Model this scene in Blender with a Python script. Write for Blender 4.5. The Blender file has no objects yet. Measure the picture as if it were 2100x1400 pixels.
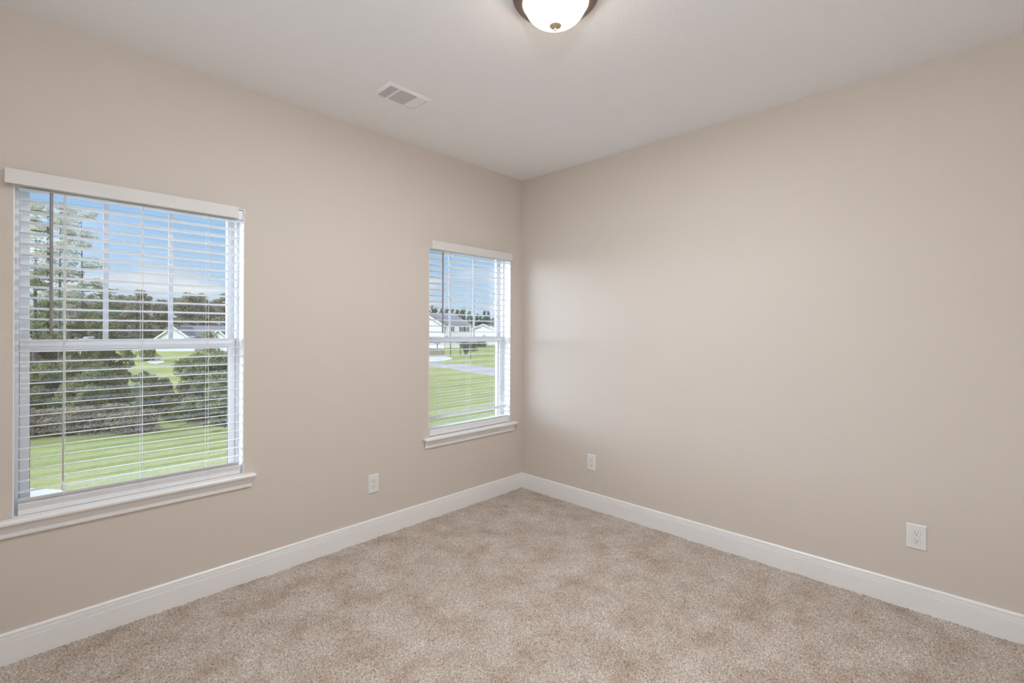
import bpy, bmesh, math, random
import numpy as np
from mathutils import Vector, Matrix

C = bpy.context.scene.collection
R = math.radians

# ---------------------------------------------------------------- camera
F_PX, HEAD, ROLL = 978.0, R(43.98), 0.0033
CAM = Vector((-3.143, -2.905, 1.399))
cd = bpy.data.cameras.new('camera')
cam = bpy.data.objects.new('camera', cd)
C.objects.link(cam)
cd.sensor_width = 36.0
cd.lens = F_PX / 2100.0 * 36.0
cd.shift_y = -(700 - 678.3) / 2100.0
cd.clip_start, cd.clip_end = 0.05, 800
_v = Vector((math.cos(HEAD), math.sin(HEAD), 0))
_r = Vector((math.sin(HEAD), -math.cos(HEAD), 0))
_u = Vector((0, 0, 1))
# a small clockwise roll of the picture = the camera rolled the other way
rx = _r * math.cos(ROLL) + _u * math.sin(ROLL)
ux = _u * math.cos(ROLL) - _r * math.sin(ROLL)
m = Matrix((rx, ux, -_v)).transposed().to_4x4()
m.translation = CAM
cam.matrix_world = m
bpy.context.scene.camera = cam

# ---------------------------------------------------------------- world, sun, exposure
sc = bpy.context.scene
sc.view_settings.view_transform = 'Standard'
sc.view_settings.look = 'None'
sc.view_settings.gamma = 1
sc.view_settings.use_curve_mapping = False
sc.view_settings.exposure = 0.0
sc.cycles.max_bounces = 14
sc.cycles.diffuse_bounces = 8
sc.cycles.transparent_max_bounces = 40
sc.cycles.sample_clamp_indirect = 6
sc.cycles.use_denoising = True


class NT:
    """tiny helper for node trees"""
    def __init__(self, tree):
        self.t = tree
        self.n = tree.nodes
        self.n.clear()

    def add(self, typ, **kw):
        nd = self.n.new(typ)
        ins = kw.pop('ins', {})
        for k, v in kw.items():
            setattr(nd, k, v)
        for k, v in ins.items():
            s = nd.inputs[k]
            if hasattr(v, 'is_output'):
                self.t.links.new(v, s)
            else:
                s.default_value = v
        return nd

    def math(self, op, a, b=0.0, clamp=False):
        return self.add('ShaderNodeMath', operation=op, use_clamp=clamp, ins={0: a, 1: b}).outputs[0]

    def mix(self, f, a, b, typ='MIX'):
        nd = self.add('ShaderNodeMix', data_type='RGBA', blend_type=typ)
        for k, v in ((0, f), (6, a), (7, b)):
            s = nd.inputs[k]
            if hasattr(v, 'is_output'):
                self.t.links.new(v, s)
            else:
                s.default_value = v if k == 0 else (tuple(v) + (1,))[:4]
        return nd.outputs[2]

    def ramp(self, fac, stops, interp='LINEAR'):
        nd = self.add('ShaderNodeValToRGB', ins={0: fac})
        cr = nd.color_ramp
        cr.interpolation = interp
        while len(cr.elements) < len(stops):
            cr.elements.new(0.5)
        for e, (p, c) in zip(cr.elements, stops):
            e.position = p
            e.color = (tuple(c) + (1,))[:4] if hasattr(c, '__len__') else (c, c, c, 1)
        return nd.outputs[0]


w = bpy.data.worlds.new('world')
sc.world = w
w.use_nodes = True
W = NT(w.node_tree)
tc = W.add('ShaderNodeTexCoord').outputs['Generated']
sep = W.add('ShaderNodeSeparateXYZ', ins={0: tc})
z = sep.outputs[2]
blue = W.ramp(z, [(0.0, (.60, .74, .90)), (0.06, (.50, .69, .90)), (0.16, (.37, .60, .90)), (0.30, (.27, .49, .88)), (0.8, (.14, .32, .75))])
stretch = W.add('ShaderNodeMapping', ins={0: tc, 3: (2.2, 2.2, 9.0), 1: (3.1, 0.4, 0.15)}).outputs[0]
cn = W.add('ShaderNodeTexNoise', ins={'Vector': stretch, 'Scale': 1.5, 'Detail': 7.0, 'Roughness': 0.55}).outputs[0]
low = W.ramp(z, [(0.0, .10), (0.08, .07), (0.17, .02), (0.24, -0.0)])
cm = W.ramp(W.math('ADD', cn, low), [(0.56, 0.0), (0.70, .92)], 'EASE')
cshade = W.ramp(W.add('ShaderNodeTexNoise', ins={'Vector': stretch, 'Scale': 3.1, 'Detail': 4.0}).outputs[0],
                [(0.35, (.60, .64, .76)), (0.6, (.90, .91, .95))])
skyc = W.mix(cm, blue, cshade)
# added bright sky patch, out of view to the left, lighting the right wall
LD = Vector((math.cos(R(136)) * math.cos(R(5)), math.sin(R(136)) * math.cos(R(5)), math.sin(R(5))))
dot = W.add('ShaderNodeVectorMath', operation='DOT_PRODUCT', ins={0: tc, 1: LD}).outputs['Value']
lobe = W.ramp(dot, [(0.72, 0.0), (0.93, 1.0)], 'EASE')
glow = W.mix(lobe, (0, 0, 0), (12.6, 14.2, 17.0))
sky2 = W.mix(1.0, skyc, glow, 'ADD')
below = W.math('GREATER_THAN', z, -0.01)
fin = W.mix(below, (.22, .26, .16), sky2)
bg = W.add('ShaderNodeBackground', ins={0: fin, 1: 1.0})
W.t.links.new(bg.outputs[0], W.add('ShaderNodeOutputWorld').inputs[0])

sd = bpy.data.lights.new('sun', 'SUN')
sd.energy = 2.7
sd.angle = R(3)
sd.color = (1.0, .95, .86)
sun = bpy.data.objects.new('sun', sd)
C.objects.link(sun)
sun.rotation_euler = Vector((0.35, 0.60, -0.85)).to_track_quat('-Z', 'Y').to_euler()

H = 2.743
XB, YB = -3.43, -3.43            # the two walls behind the camera

# light of the ceiling lamp (inside its glass bowl, below the pan)
LX, LY = -1.678, -1.723
ld = bpy.data.lights.new('ceiling_lamp_light', 'AREA')
ld.shape = 'DISK'
ld.size = 0.20
ld.energy = 48
ld.color = (.88, .98, 1.12)
lo = bpy.data.objects.new('ceiling_lamp_light', ld)
C.objects.link(lo)
lo.location = (LX, LY, 2.675)

# added unseen fill aimed at the ceiling, standing in for a bounced flash
hd = bpy.data.lights.new('bounced_flash_light', 'AREA')
hd.shape = 'DISK'
hd.size = 0.24
hd.energy = 31.5
hd.color = (.86, .97, 1.14)
hl = bpy.data.objects.new('bounced_flash_light', hd)
C.objects.link(hl)
hl.location = (-3.30, -3.05, 1.95)
hl.rotation_euler = Vector((.12, .10, 1)).to_track_quat('-Z', 'Y').to_euler()   # aimed up and into the room

# portals that guide the sampling of the daylight
OP = {1: (-3.157, -2.272), 2: (-1.022, -0.151)}
ZS, ZH = 0.606, 2.066
for k, (a, b) in OP.items():
    pd = bpy.data.lights.new('daylight_portal', 'AREA')
    pd.shape = 'RECTANGLE'
    pd.size, pd.size_y = b - a, ZH - ZS
    pd.cycles.is_portal = True
    po = bpy.data.objects.new('daylight_portal', pd)
    C.objects.link(po)
    po.location = ((a + b) / 2, 0.18, (ZS + ZH) / 2)
    po.rotation_euler = (R(-90), 0, 0)  # faces the room (-y)


# ---------------------------------------------------------------- materials
def lin(r, g, b):
    f = lambda c: (c / 255 / 12.92) if c / 255 <= .04045 else ((c / 255 + .055) / 1.055) ** 2.4
    return (f(r), f(g), f(b))


def mat(name):
    mt = bpy.data.materials.new(name)
    mt.use_nodes = True
    return mt, NT(mt.node_tree)


def out(N, sh):
    N.t.links.new(sh, N.add('ShaderNodeOutputMaterial').inputs[0])


def plain(name, col, rough=0.5, metal=0.0, bump=None, spec=0.5, var=0.0):
    mt, N = mat(name)
    co = N.add('ShaderNodeTexCoord').outputs['Object']
    base = tuple(col)
    if var:
        nz = N.add('ShaderNodeTexNoise', ins={'Vector': co, 'Scale': 3.0, 'Detail': 3.0}).outputs[0]
        base = N.mix(nz, tuple(c * (1 - var) for c in col), tuple(min(1, c * (1 + var)) for c in col))
    p = N.add('ShaderNodeBsdfPrincipled', ins={'Roughness': rough, 'Metallic': metal, 'Specular IOR Level': spec})
    if hasattr(base, 'is_output'):
        N.t.links.new(base, p.inputs[0])
    else:
        p.inputs[0].default_value = base + (1,)
    if bump:
        sc_, st_, di_ = bump
        nz = N.add('ShaderNodeTexNoise', ins={'Vector': co, 'Scale': sc_, 'Detail': 3.0, 'Roughness': .5}).outputs[0]
        b = N.add('ShaderNodeBump', ins={'Strength': st_, 'Distance': di_, 'Height': nz})
        N.t.links.new(b.outputs[0], p.inputs['Normal'])
    out(N, p.outputs[0])
    return mt


M = {}
M['wall'] = plain('beige_wall_paint', (.665, .603, .538), .75, bump=(260, .25, .0008), spec=.25, var=.01)
M['ceiling'] = plain('textured_ceiling_paint', (.88, .89, .90), .9, bump=(120, .7, .0035), spec=.2)
M['trim'] = plain('white_trim_paint', (.87, .87, .865), .32, spec=.5)
M['vinyl'] = plain('white_window_vinyl', (.80, .805, .81), .35)
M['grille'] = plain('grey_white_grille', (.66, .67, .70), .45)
M['slat'] = plain('white_blind_slat', (.84, .84, .84), .38)
M['valance'] = plain('white_valance', (.74, .72, .69), .5)
M['cord'] = plain('white_cord', (.80, .79, .76), .7)
M['wand'] = plain('grey_plastic_wand', (.27, .24, .25), .3)
M['plate'] = plain('white_outlet_plastic', (.80, .80, .79), .3)
M['slot'] = plain('dark_outlet_slot', (.12, .11, .10), .6)
M['seal'] = plain('dark_glazing_seal', (.10, .11, .14), .6)
M['bronze'] = plain('brushed_bronze', (.28, .215, .18), .33, 1.0, var=.15)
M['brass'] = plain('brass_finial', (.50, .43, .30), .45, .5)
M['ventm'] = plain('white_vent_enamel', (.90, .90, .90), .4)
M['ventd'] = plain('galvanised_duct', (.22, .22, .22), .8)  # dark sheet colour painting the shade between the louvers
M['siding'] = plain('white_lap_siding', (.84, .85, .88), .6)
M['roof'] = plain('grey_roof_shingle', (.20, .195, .21), .9, bump=(6, .5, .05), var=.15)
M['shutter'] = plain('dark_shutter', (.05, .06, .08), .6)
M['houseglass'] = plain('dark_house_glass', (.10, .13, .17), .15)
M['fence'] = plain('cedar_fence', (.25, .185, .155), .85, var=.2)
M['post'] = plain('dark_pergola_wood', (.07, .065, .06), .8)
M['concrete'] = plain('pale_concrete', (.54, .52, .50), .85, bump=(20, .3, .01), var=.06)
M['asphalt'] = plain('worn_asphalt', (.37, .345, .33), .9, var=.08)
M['bark'] = plain('pine_bark', (.125, .105, .10), .95, bump=(14, .9, .03), var=.25)
M['pot'] = plain('dark_planter', (.035, .035, .035), .9)

# carpet
mt, N = mat('beige_carpet')
co = N.add('ShaderNodeTexCoord').outputs['Object']
n1 = N.add('ShaderNodeTexNoise', ins={'Vector': co, 'Scale': 150.0, 'Detail': 4.0, 'Roughness': .75}).outputs[0]
n2 = N.add('ShaderNodeTexNoise', ins={'Vector': co, 'Scale': 5.5, 'Detail': 5.0, 'Roughness': .6}).outputs[0]
n3 = N.add('ShaderNodeTexVoronoi', ins={'Vector': co, 'Scale': 210.0}).outputs['Color']
n3 = N.add('ShaderNodeSeparateColor', ins={0: n3}).outputs[0]
c1 = N.ramp(n1, [(0.28, (.20, .145, .105)), (0.42, (.40, .325, .26)), (0.54, (.58, .50, .425)), (0.70, (.76, .69, .61))])
c2 = N.ramp(n3, [(0.0, (.62, .58, .54)), (0.35, (.95, .94, .93)), (1.0, (1.12, 1.11, 1.10))])
c3 = N.ramp(n2, [(0.30, (.88, .82, .76)), (0.5, (1.12, 1.12, 1.13)), (0.67, (1.26, 1.30, 1.37))])  # broad patches: pile-direction shading put into the carpet colour
cc = N.mix(1.0, N.mix(1.0, c1, c2, 'MULTIPLY'), c3, 'MULTIPLY')
p = N.add('ShaderNodeBsdfPrincipled', ins={0: cc, 'Roughness': .95, 'Specular IOR Level': .1, 'Sheen Weight': .25, 'Sheen Roughness': .5})
b = N.add('ShaderNodeBump', ins={'Strength': .6, 'Distance': .004, 'Height': n1})
N.t.links.new(b.outputs[0], p.inputs['Normal'])
out(N, p.outputs[0])
M['carpet'] = mt

# window glass: straight-through with fresnel reflection
mt, N = mat('window_glass')
g = N.add('ShaderNodeNewGeometry')
dt = N.add('ShaderNodeVectorMath', operation='DOT_PRODUCT', ins={0: g.outputs['Normal'], 1: g.outputs['Incoming']}).outputs['Value']
k5 = N.math('POWER', N.math('SUBTRACT', 1.0, N.math('ABSOLUTE', dt), True), 5.0)
fr = N.math('ADD', N.math('MULTIPLY', k5, .93), .07)
tr = N.add('ShaderNodeBsdfTransparent', ins={0: (.97, .985, .98, 1)})
gl = N.add('ShaderNodeBsdfGlossy', ins={0: (1, 1, 1, 1), 'Roughness': 0.02})
mx = N.add('ShaderNodeMixShader', ins={0: fr, 1: tr.outputs[0], 2: gl.outputs[0]})
out(N, mx.outputs[0])
M['glass'] = mt

# alabaster bowl of the lamp, lit from inside
mt, N = mat('lit_alabaster_glass')
co = N.add('ShaderNodeTexCoord').outputs['Object']
nz = N.add('ShaderNodeTexNoise', ins={'Vector': co, 'Scale': 9.0, 'Detail': 3.0, 'Distortion': 1.5}).outputs[0]
lw = N.add('ShaderNodeLayerWeight', ins={'Blend': .35}).outputs['Facing']
ec = N.mix(lw, (1.0, .86, .70), (1.0, .80, .60))
es = N.math('ADD', N.math('MULTIPLY', nz, 2.0), 8.5)
em = N.add('ShaderNodeEmission', ins={0: ec, 1: es})
tr = N.add('ShaderNodeBsdfTransparent', ins={0: (1, .97, .92, 1)})
tl = N.add('ShaderNodeBsdfTranslucent', ins={0: (.9, .86, .8, 1)})
m1 = N.add('ShaderNodeMixShader', ins={0: .6, 1: tl.outputs[0], 2: tr.outputs[0]})
ad = N.add('ShaderNodeAddShader', ins={0: em.outputs[0], 1: m1.outputs[0]})
out(N, ad.outputs[0])
M['bowl'] = mt


def foliage(name, dark, mid, light, transl=.35, scale=.6):
    mt, N = mat(name)
    g = N.add('ShaderNodeNewGeometry')
    co = N.add('ShaderNodeTexCoord').outputs['Object']
    nz = N.add('ShaderNodeTexNoise', ins={'Vector': co, 'Scale': scale, 'Detail': 3.0}).outputs[0]
    f = N.math('ADD', N.math('MULTIPLY', g.outputs['Random Per Island'], .55), N.math('MULTIPLY', nz, .45))
    col = N.ramp(f, [(0.2, dark), (0.5, mid), (0.8, light)])
    d = N.add('ShaderNodeBsdfDiffuse', ins={0: col})
    t = N.add('ShaderNodeBsdfTranslucent', ins={0: col})
    mx = N.add('ShaderNodeMixShader', ins={0: transl, 1: d.outputs[0], 2: t.outputs[0]})
    out(N, mx.outputs[0])
    return mt


M['shrub'] = foliage('shrub_leaves', (.13, .145, .06), (.25, .28, .12), (.42, .44, .22), .45)
M['bush'] = foliage('bush_leaves', (.13, .15, .07), (.26, .29, .14), (.46, .49, .28))
M['weeds'] = foliage('dry_weeds', (.20, .17, .10), (.33, .28, .18), (.48, .42, .30))
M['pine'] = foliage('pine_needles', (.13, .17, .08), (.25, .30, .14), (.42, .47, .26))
M['pinepale'] = foliage('pale_pine_needles', (.36, .36, .27), (.52, .52, .40), (.68, .68, .56))  # paleness of haze and backlight put into the needle colour
M['wood'] = foliage('far_olive_leaves', (.21, .205, .13), (.34, .32, .21), (.50, .47, .34), scale=.15)
M['conifer'] = foliage('far_conifer_needles', (.16, .21, .16), (.26, .32, .24), (.38, .44, .32), scale=.15)
M['hedge'] = foliage('dark_hedge_leaves', (.10, .13, .09), (.18, .21, .14), (.28, .31, .20), scale=.3)

# lawn
mt, N = mat('lawn_grass')
co = N.add('ShaderNodeTexCoord').outputs['Object']
n1 = N.add('ShaderNodeTexNoise', ins={'Vector': co, 'Scale': 14.0, 'Detail': 6.0, 'Roughness': .75}).outputs[0]
n2 = N.add('ShaderNodeTexNoise', ins={'Vector': co, 'Scale': .25, 'Detail': 5.0, 'Roughness': .6}).outputs[0]
c1 = N.ramp(n1, [(0.3, (.20, .215, .065)), (0.5, (.30, .32, .098)), (0.7, (.42, .43, .16))])
c2 = N.ramp(n2, [(0.35, (.85, .92, .8)), (0.5, (1, 1, 1)), (0.68, (1.2, 1.08, 1.05))])
cc = N.mix(1.0, c1, c2, 'MULTIPLY')
p = N.add('ShaderNodeBsdfPrincipled', ins={0: cc, 'Roughness': .95, 'Specular IOR Level': .1})
b = N.add('ShaderNodeBump', ins={'Strength': .5, 'Distance': .05, 'Height': n1})
N.t.links.new(b.outputs[0], p.inputs['Normal'])
out(N, p.outputs[0])
M['lawn'] = mt


# ---------------------------------------------------------------- mesh helpers
def box(bm, x0, x1, y0, y1, z0, z1, rot=None, piv=None):
    vs = [bm.verts.new(Vector((x, y, zz))) for zz in (z0, z1) for y in (y0, y1) for x in (x0, x1)]
    if rot is not None:
        for v in vs:
            v.co = rot @ (v.co - piv) + piv
    for f in ((0, 2, 3, 1), (4, 5, 7, 6), (0, 1, 5, 4), (2, 6, 7, 3), (0, 4, 6, 2), (1, 3, 7, 5)):
        bm.faces.new([vs[i] for i in f])
    return vs


def ring(bm, x0, x1, z0, z1, y0, y1, l, r_, b, t):
    """rectangular frame in the xz plane with member widths l, r, b, t (four boxes that meet cleanly)"""
    o = [(x0, z0), (x1, z0), (x1, z1), (x0, z1)]
    i = [(x0 + l, z0 + b), (x1 - r_, z0 + b), (x1 - r_, z1 - t), (x0 + l, z1 - t)]
    V = {}
    for nm, pts in (('o', o), ('i', i)):
        for k, (x, zz) in enumerate(pts):
            for j, y in enumerate((y0, y1)):
                V[nm, k, j] = bm.verts.new((x, y, zz))
    for k in range(4):
        n = (k + 1) % 4
        bm.faces.new([V['o', k, 0], V['o', n, 0], V['i', n, 0], V['i', k, 0]])
        bm.faces.new([V['o', n, 1], V['o', k, 1], V['i', k, 1], V['i', n, 1]])
        bm.faces.new([V['o', n, 0], V['o', k, 0], V['o', k, 1], V['o', n, 1]])
        bm.faces.new([V['i', k, 0], V['i', n, 0], V['i', n, 1], V['i', k, 1]])


def tube(bm, pts, rad, seg=8):
    rings = []
    n = len(pts)
    rads = rad if hasattr(rad, '__len__') else [rad] * n
    for i, p_ in enumerate(pts):
        p_ = Vector(p_)
        d = (Vector(pts[min(i + 1, n - 1)]) - Vector(pts[max(i - 1, 0)])).normalized()
        a = d.orthogonal().normalized() if abs(d.z) < .99 else Vector((1, 0, 0))
        a = (a - d * a.dot(d)).normalized()
        b_ = d.cross(a)
        rings.append([bm.verts.new(p_ + (a * math.cos(2 * math.pi * k / seg) + b_ * math.sin(2 * math.pi * k / seg)) * rads[i]) for k in range(seg)])
    for i in range(n - 1):
        for k in range(seg):
            bm.faces.new([rings[i][k], rings[i][(k + 1) % seg], rings[i + 1][(k + 1) % seg], rings[i + 1][k]])
    bm.faces.new(rings[0][::-1])
    bm.faces.new(rings[-1])


def lathe(bm, prof, seg=48, cx=0, cy=0):
    rings = []
    for r_, zz in prof:
        if r_ < 1e-5:
            rings.append([bm.verts.new((cx, cy, zz))])
        else:
            rings.append([bm.verts.new((cx + r_ * math.cos(2 * math.pi * k / seg), cy + r_ * math.sin(2 * math.pi * k / seg), zz)) for k in range(seg)])
    for a, b_ in zip(rings, rings[1:]):
        for k in range(seg):
            n = (k + 1) % seg
            if len(a) == 1 and len(b_) == 1:
                continue
            if len(a) == 1:
                bm.faces.new([a[0], b_[n], b_[k]])
            elif len(b_) == 1:
                bm.faces.new([a[k], a[n], b_[0]])
            else:
                bm.faces.new([a[k], a[n], b_[n], b_[k]])


def obj(name, bm, m, parent=None, bevel=0, seg=2, smooth=False, loc=None):
    if isinstance(bm, bmesh.types.BMesh):
        bmesh.ops.recalc_face_normals(bm, faces=bm.faces)
        me = bpy.data.meshes.new(name)
        bm.to_mesh(me)
        bm.free()
    else:
        me = bm
    me.materials.clear()
    me.materials.append(m)
    o = bpy.data.objects.new(name, me)
    C.objects.link(o)
    if smooth:
        me.polygons.foreach_set('use_smooth', [True] * len(me.polygons))
    if bevel:
        bv = o.modifiers.new('bevel', 'BEVEL')
        bv.width = bevel
        bv.segments = seg
        bv.limit_method = 'ANGLE'
        bv.angle_limit = R(40)
    if parent:
        o.parent = parent
    if loc:
        o.location = loc
    return o


def new():
    return bmesh.new()


def empty(name, loc=(0, 0, 0), rz=0):
    o = bpy.data.objects.new(name, None)
    o.empty_display_size = .1
    C.objects.link(o)
    o.location = loc
    o.rotation_euler = (0, 0, rz)
    return o


def tag(o, label, cat, group=None, kind=None):
    o['label'] = label
    o['category'] = cat
    if group:
        o['group'] = group
    if kind:
        o['kind'] = kind
    return o


def struct(o, label=None):
    o['kind'] = 'structure'
    if label:
        o['label'] = label
    return o


def copy_tree(o, parent=None):
    c = o.copy()
    C.objects.link(c)
    if parent:
        c.parent = parent
    for ch in list(o.children):
        copy_tree(ch, c)
    return c


# ---------------------------------------------------------------- room shell
WT = 0.19       # wall thickness
bm = new()
xs = [XB, OP[1][0], OP[1][1], OP[2][0], OP[2][1], WT]
zs = [-0.05, ZS - .02, ZH, H + .08]
for i in range(5):
    for k in range(3):
        if i in (1, 3) and k == 1:
            continue
        box(bm, xs[i], xs[i + 1], 0, WT, zs[k], zs[k + 1])
bmesh.ops.remove_doubles(bm, verts=bm.verts, dist=1e-5)
# drop the inner faces shared by neighbouring blocks
seen = {}
for f in bm.faces:
    seen.setdefault(tuple(round(c, 4) for c in f.calc_center_median()), []).append(f)
dead = [f for fs in seen.values() if len(fs) > 1 for f in fs]
bmesh.ops.delete(bm, geom=dead, context='FACES')
struct(obj('wall_left', bm, M['wall']), 'beige painted wall with the two blind-covered windows')

bm = new(); box(bm, 0, WT, YB, -0.0, -0.05, H + .08)
struct(obj('wall_right', bm, M['wall']), 'plain beige painted wall with two outlets low down')
bm = new(); box(bm, XB - .12, XB, YB - WT, WT, -0.05, H + .08)
struct(obj('wall_behind_left', bm, M['wall']))
bm = new(); box(bm, XB, WT, YB - .12, YB, -0.05, H + .08)
struct(obj('wall_behind_right', bm, M['wall']))
bm = new(); box(bm, XB - WT, WT, YB - WT, WT, H, H + .12)
struct(obj('ceiling', bm, M['ceiling']), 'light grey textured ceiling')

# carpet: a dense tufted surface
rng = np.random.default_rng(7)


def grid_mesh(name, X, Y, Z):
    ny, nx = X.shape
    me = bpy.data.meshes.new(name)
    co_ = np.stack([X, Y, Z], -1).reshape(-1, 3).astype(np.float32)
    idx = np.arange(nx * ny).reshape(ny, nx)
    q = np.stack([idx[:-1, :-1], idx[:-1, 1:], idx[1:, 1:], idx[1:, :-1]], -1).reshape(-1, 4)
    me.vertices.add(len(co_))
    me.vertices.foreach_set('co', co_.ravel())
    me.loops.add(q.size)
    me.loops.foreach_set('vertex_index', q.ravel().astype(np.int32))
    me.polygons.add(len(q))
    me.polygons.foreach_set('loop_start', (np.arange(len(q)) * 4).astype(np.int32))
    me.polygons.foreach_set('loop_total', np.full(len(q), 4, np.int32))
    me.update(calc_edges=True)
    me.validate()
    return me


n = 760
gx = np.linspace(XB, 0, n)
gy = np.linspace(YB, 0, n)
X, Y = np.meshgrid(gx, gy)
Zc = rng.uniform(-.0045, .0045, X.shape)
lowf = rng.normal(0, 1, (48, 48))
ii = np.linspace(0, 47, n)
lf = np.empty((48, n))
for k in range(48):
    lf[k] = np.interp(ii, np.arange(48), lowf[k])
lf2 = np.empty((n, n))
for k in range(n):
    lf2[:, k] = np.interp(ii, np.arange(48), lf[:, k])
Zc += lf2 * .0016
X = X + rng.uniform(-.0018, .0018, X.shape)
Y = Y + rng.uniform(-.0018, .0018, Y.shape)
Zc[0], Zc[-1], Zc[:, 0], Zc[:, -1] = 0, 0, 0, 0
me = grid_mesh('floor', X, Y, Zc)
fl = obj('floor', me, M['carpet'], smooth=True)
struct(fl, 'speckled beige cut pile carpet')
bm = new(); box(bm, XB - .12, WT, YB - WT, WT, -0.25, -0.012)
struct(obj('floor_slab', bm, M['concrete']))

# baseboards
PROF = [(0, -.01), (.015, -.01), (.015, .0925), (.0128, .0945), (.0146, .0965), (.0136, .1145), (.0068, .1162), (.0068, .1176), (.0114, .1192),
        (.0100, .1265), (.0060, .1310), (0, .1312)]


def baseboard(name, axis, lo_, hi_, label, miter_hi=True):
    bm = new()
    A, B = [], []
    for t_, zz in PROF:
        if axis == 'x':
            A.append(bm.verts.new((lo_, -t_, zz)))
            B.append(bm.verts.new((hi_ - (t_ if miter_hi else 0), -t_, zz)))
        else:
            A.append(bm.verts.new((-t_, lo_, zz)))
            B.append(bm.verts.new((-t_, hi_ - (t_ if miter_hi else 0), zz)))
    k = len(PROF)
    for i in range(k):
        j = (i + 1) % k
        bm.faces.new([A[i], A[j], B[j], B[i]])
    bm.faces.new(A[::-1])
    bm.faces.new(B)
    return struct(obj(name, bm, M['trim']), label)


baseboard('baseboard_left', 'x', XB, 0, 'white moulded baseboard under the windows')
baseboard('baseboard_right', 'y', YB, 0, 'white moulded baseboard on the plain wall')

# ---------------------------------------------------------------- windows
SI = .018        # frame member seen inside the opening
GI = .050        # glass edge from the opening edge


def build_window(k, label):
    a, b_ = OP[k]
    win = empty('window_%d' % k, (a, 0, ZS))
    struct(win, label)

    def part(name, bm, m, parent=win, **kw):
        bmesh.ops.translate(bm, verts=bm.verts, vec=(-a, 0, -ZS))
        return obj(name, bm, m, parent, **kw)
    # painted returns of the opening
    bm = new()
    box(bm, a, a + .004, .0005, .078, ZS, ZH)
    part('jamb', bm, M['trim'])
    bm = new()
    box(bm, b_ - .004, b_, .0005, .078, ZS, ZH)
    part('jamb', bm, M['trim'])
    bm = new()
    box(bm, a + .004, b_ - .004, .0005, .078, ZH - .004, ZH)
    part('head_jamb', bm, M['trim'])
    # stool and apron
    bm = new()
    box(bm, a - .053, b_ + .053, -.050, 0, ZS - .022, ZS)
    part('window_sill', bm, M['trim'], bevel=.009, seg=4)
    bm = new()
    box(bm, a + .0005, b_ - .0005, -.004, .080, ZS - .020, ZS - .0004)
    part('sill_board', bm, M['trim'])
    bm = new()
    pr = [(0, ZS - .0225), (.024, ZS - .0225), (.024, ZS - .030), (.018, ZS - .034), (.016, ZS - .052), (.0125, ZS - .055), (.014, ZS - .070),
          (.012, ZS - .0785), (0, ZS - .0785)]
    A = [bm.verts.new((a - .053 + .012 + (.024 - t_) * .3, -t_, zz)) for t_, zz in pr]
    B = [bm.verts.new((b_ + .053 - .012 - (.024 - t_) * .3, -t_, zz)) for t_, zz in pr]
    for i in range(len(pr)):
        j = (i + 1) % len(pr)
        bm.faces.new([A[i], A[j], B[j], B[i]])
    bm.faces.new(A[::-1]); bm.faces.new(B)
    part('apron', bm, M['trim'])
    # outer frame with two ridges
    bm = new()
    ring(bm, a, b_, ZS - .018, ZH, .078, .172, SI, SI, .030, SI)
    ring(bm, a + SI, b_ - SI, ZS + .012, ZH - SI, .118, .124, .007, .007, .007, .007)
    part('window_frame', bm, M['vinyl'], bevel=.0015, seg=1)
    # lower sash
    s = new()
    ring(s, a + SI + .001, b_ - SI - .001, ZS + .0125, 1.350, .086, .117, GI - SI, GI - SI, .022, .043)
    ls = part('lower_sash', s, M['vinyl'], bevel=.003, seg=2)
    s = new()
    ring(s, a + GI - .0005, b_ - GI + .0005, ZS + .034, 1.3075, .096, .106, .0035, .0035, .003, .003)
    part('glazing_seal', s, M['seal'], parent=ls)
    s = new(); box(s, a + GI - .001, b_ - GI + .001, .1005, .1035, ZS + .033, 1.3085)
    part('pane', s, M['glass'], parent=ls)
    # upper sash
    s = new()
    ring(s, a + SI + .001, b_ - SI - .001, 1.322, ZH - SI - .001, .1245, .152, GI - SI, GI - SI, .030, .020)
    us = part('upper_sash', s, M['vinyl'], bevel=.003, seg=2)
    s = new(); box(s, a + GI - .001, b_ - GI + .001, .138, .141, 1.351, ZH - SI - .020)
    part('pane', s, M['glass'], parent=us)
    w_ = b_ - a - 2 * GI
    for q in (1, 2):
        s = new()
        xx = a + GI + w_ * q / 3
        box(s, xx - .0105, xx + .0105, .1335, .1375, 1.352, ZH - SI - .0205)
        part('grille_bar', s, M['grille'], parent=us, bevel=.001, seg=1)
    # sash locks on the meeting rail
    for q in (.27, .73):
        xx = a + (b_ - a) * q
        s = new()
        box(s, xx - .024, xx + .024, .090, .112, 1.350, 1.356)
        tube(s, [(xx, .100, 1.356), (xx, .100, 1.364)], .008, 10)
        box(s, xx - .004, xx + .028, .094, .102, 1.359, 1.366)
        part('sash_lock', s, M['vinyl'], parent=ls, bevel=.001, seg=1)
    return win


build_window(1, 'large window on the left with white sill, blue sky and trees outside')
build_window(2, 'narrow looking window near the corner with white sill and houses outside')


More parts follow.
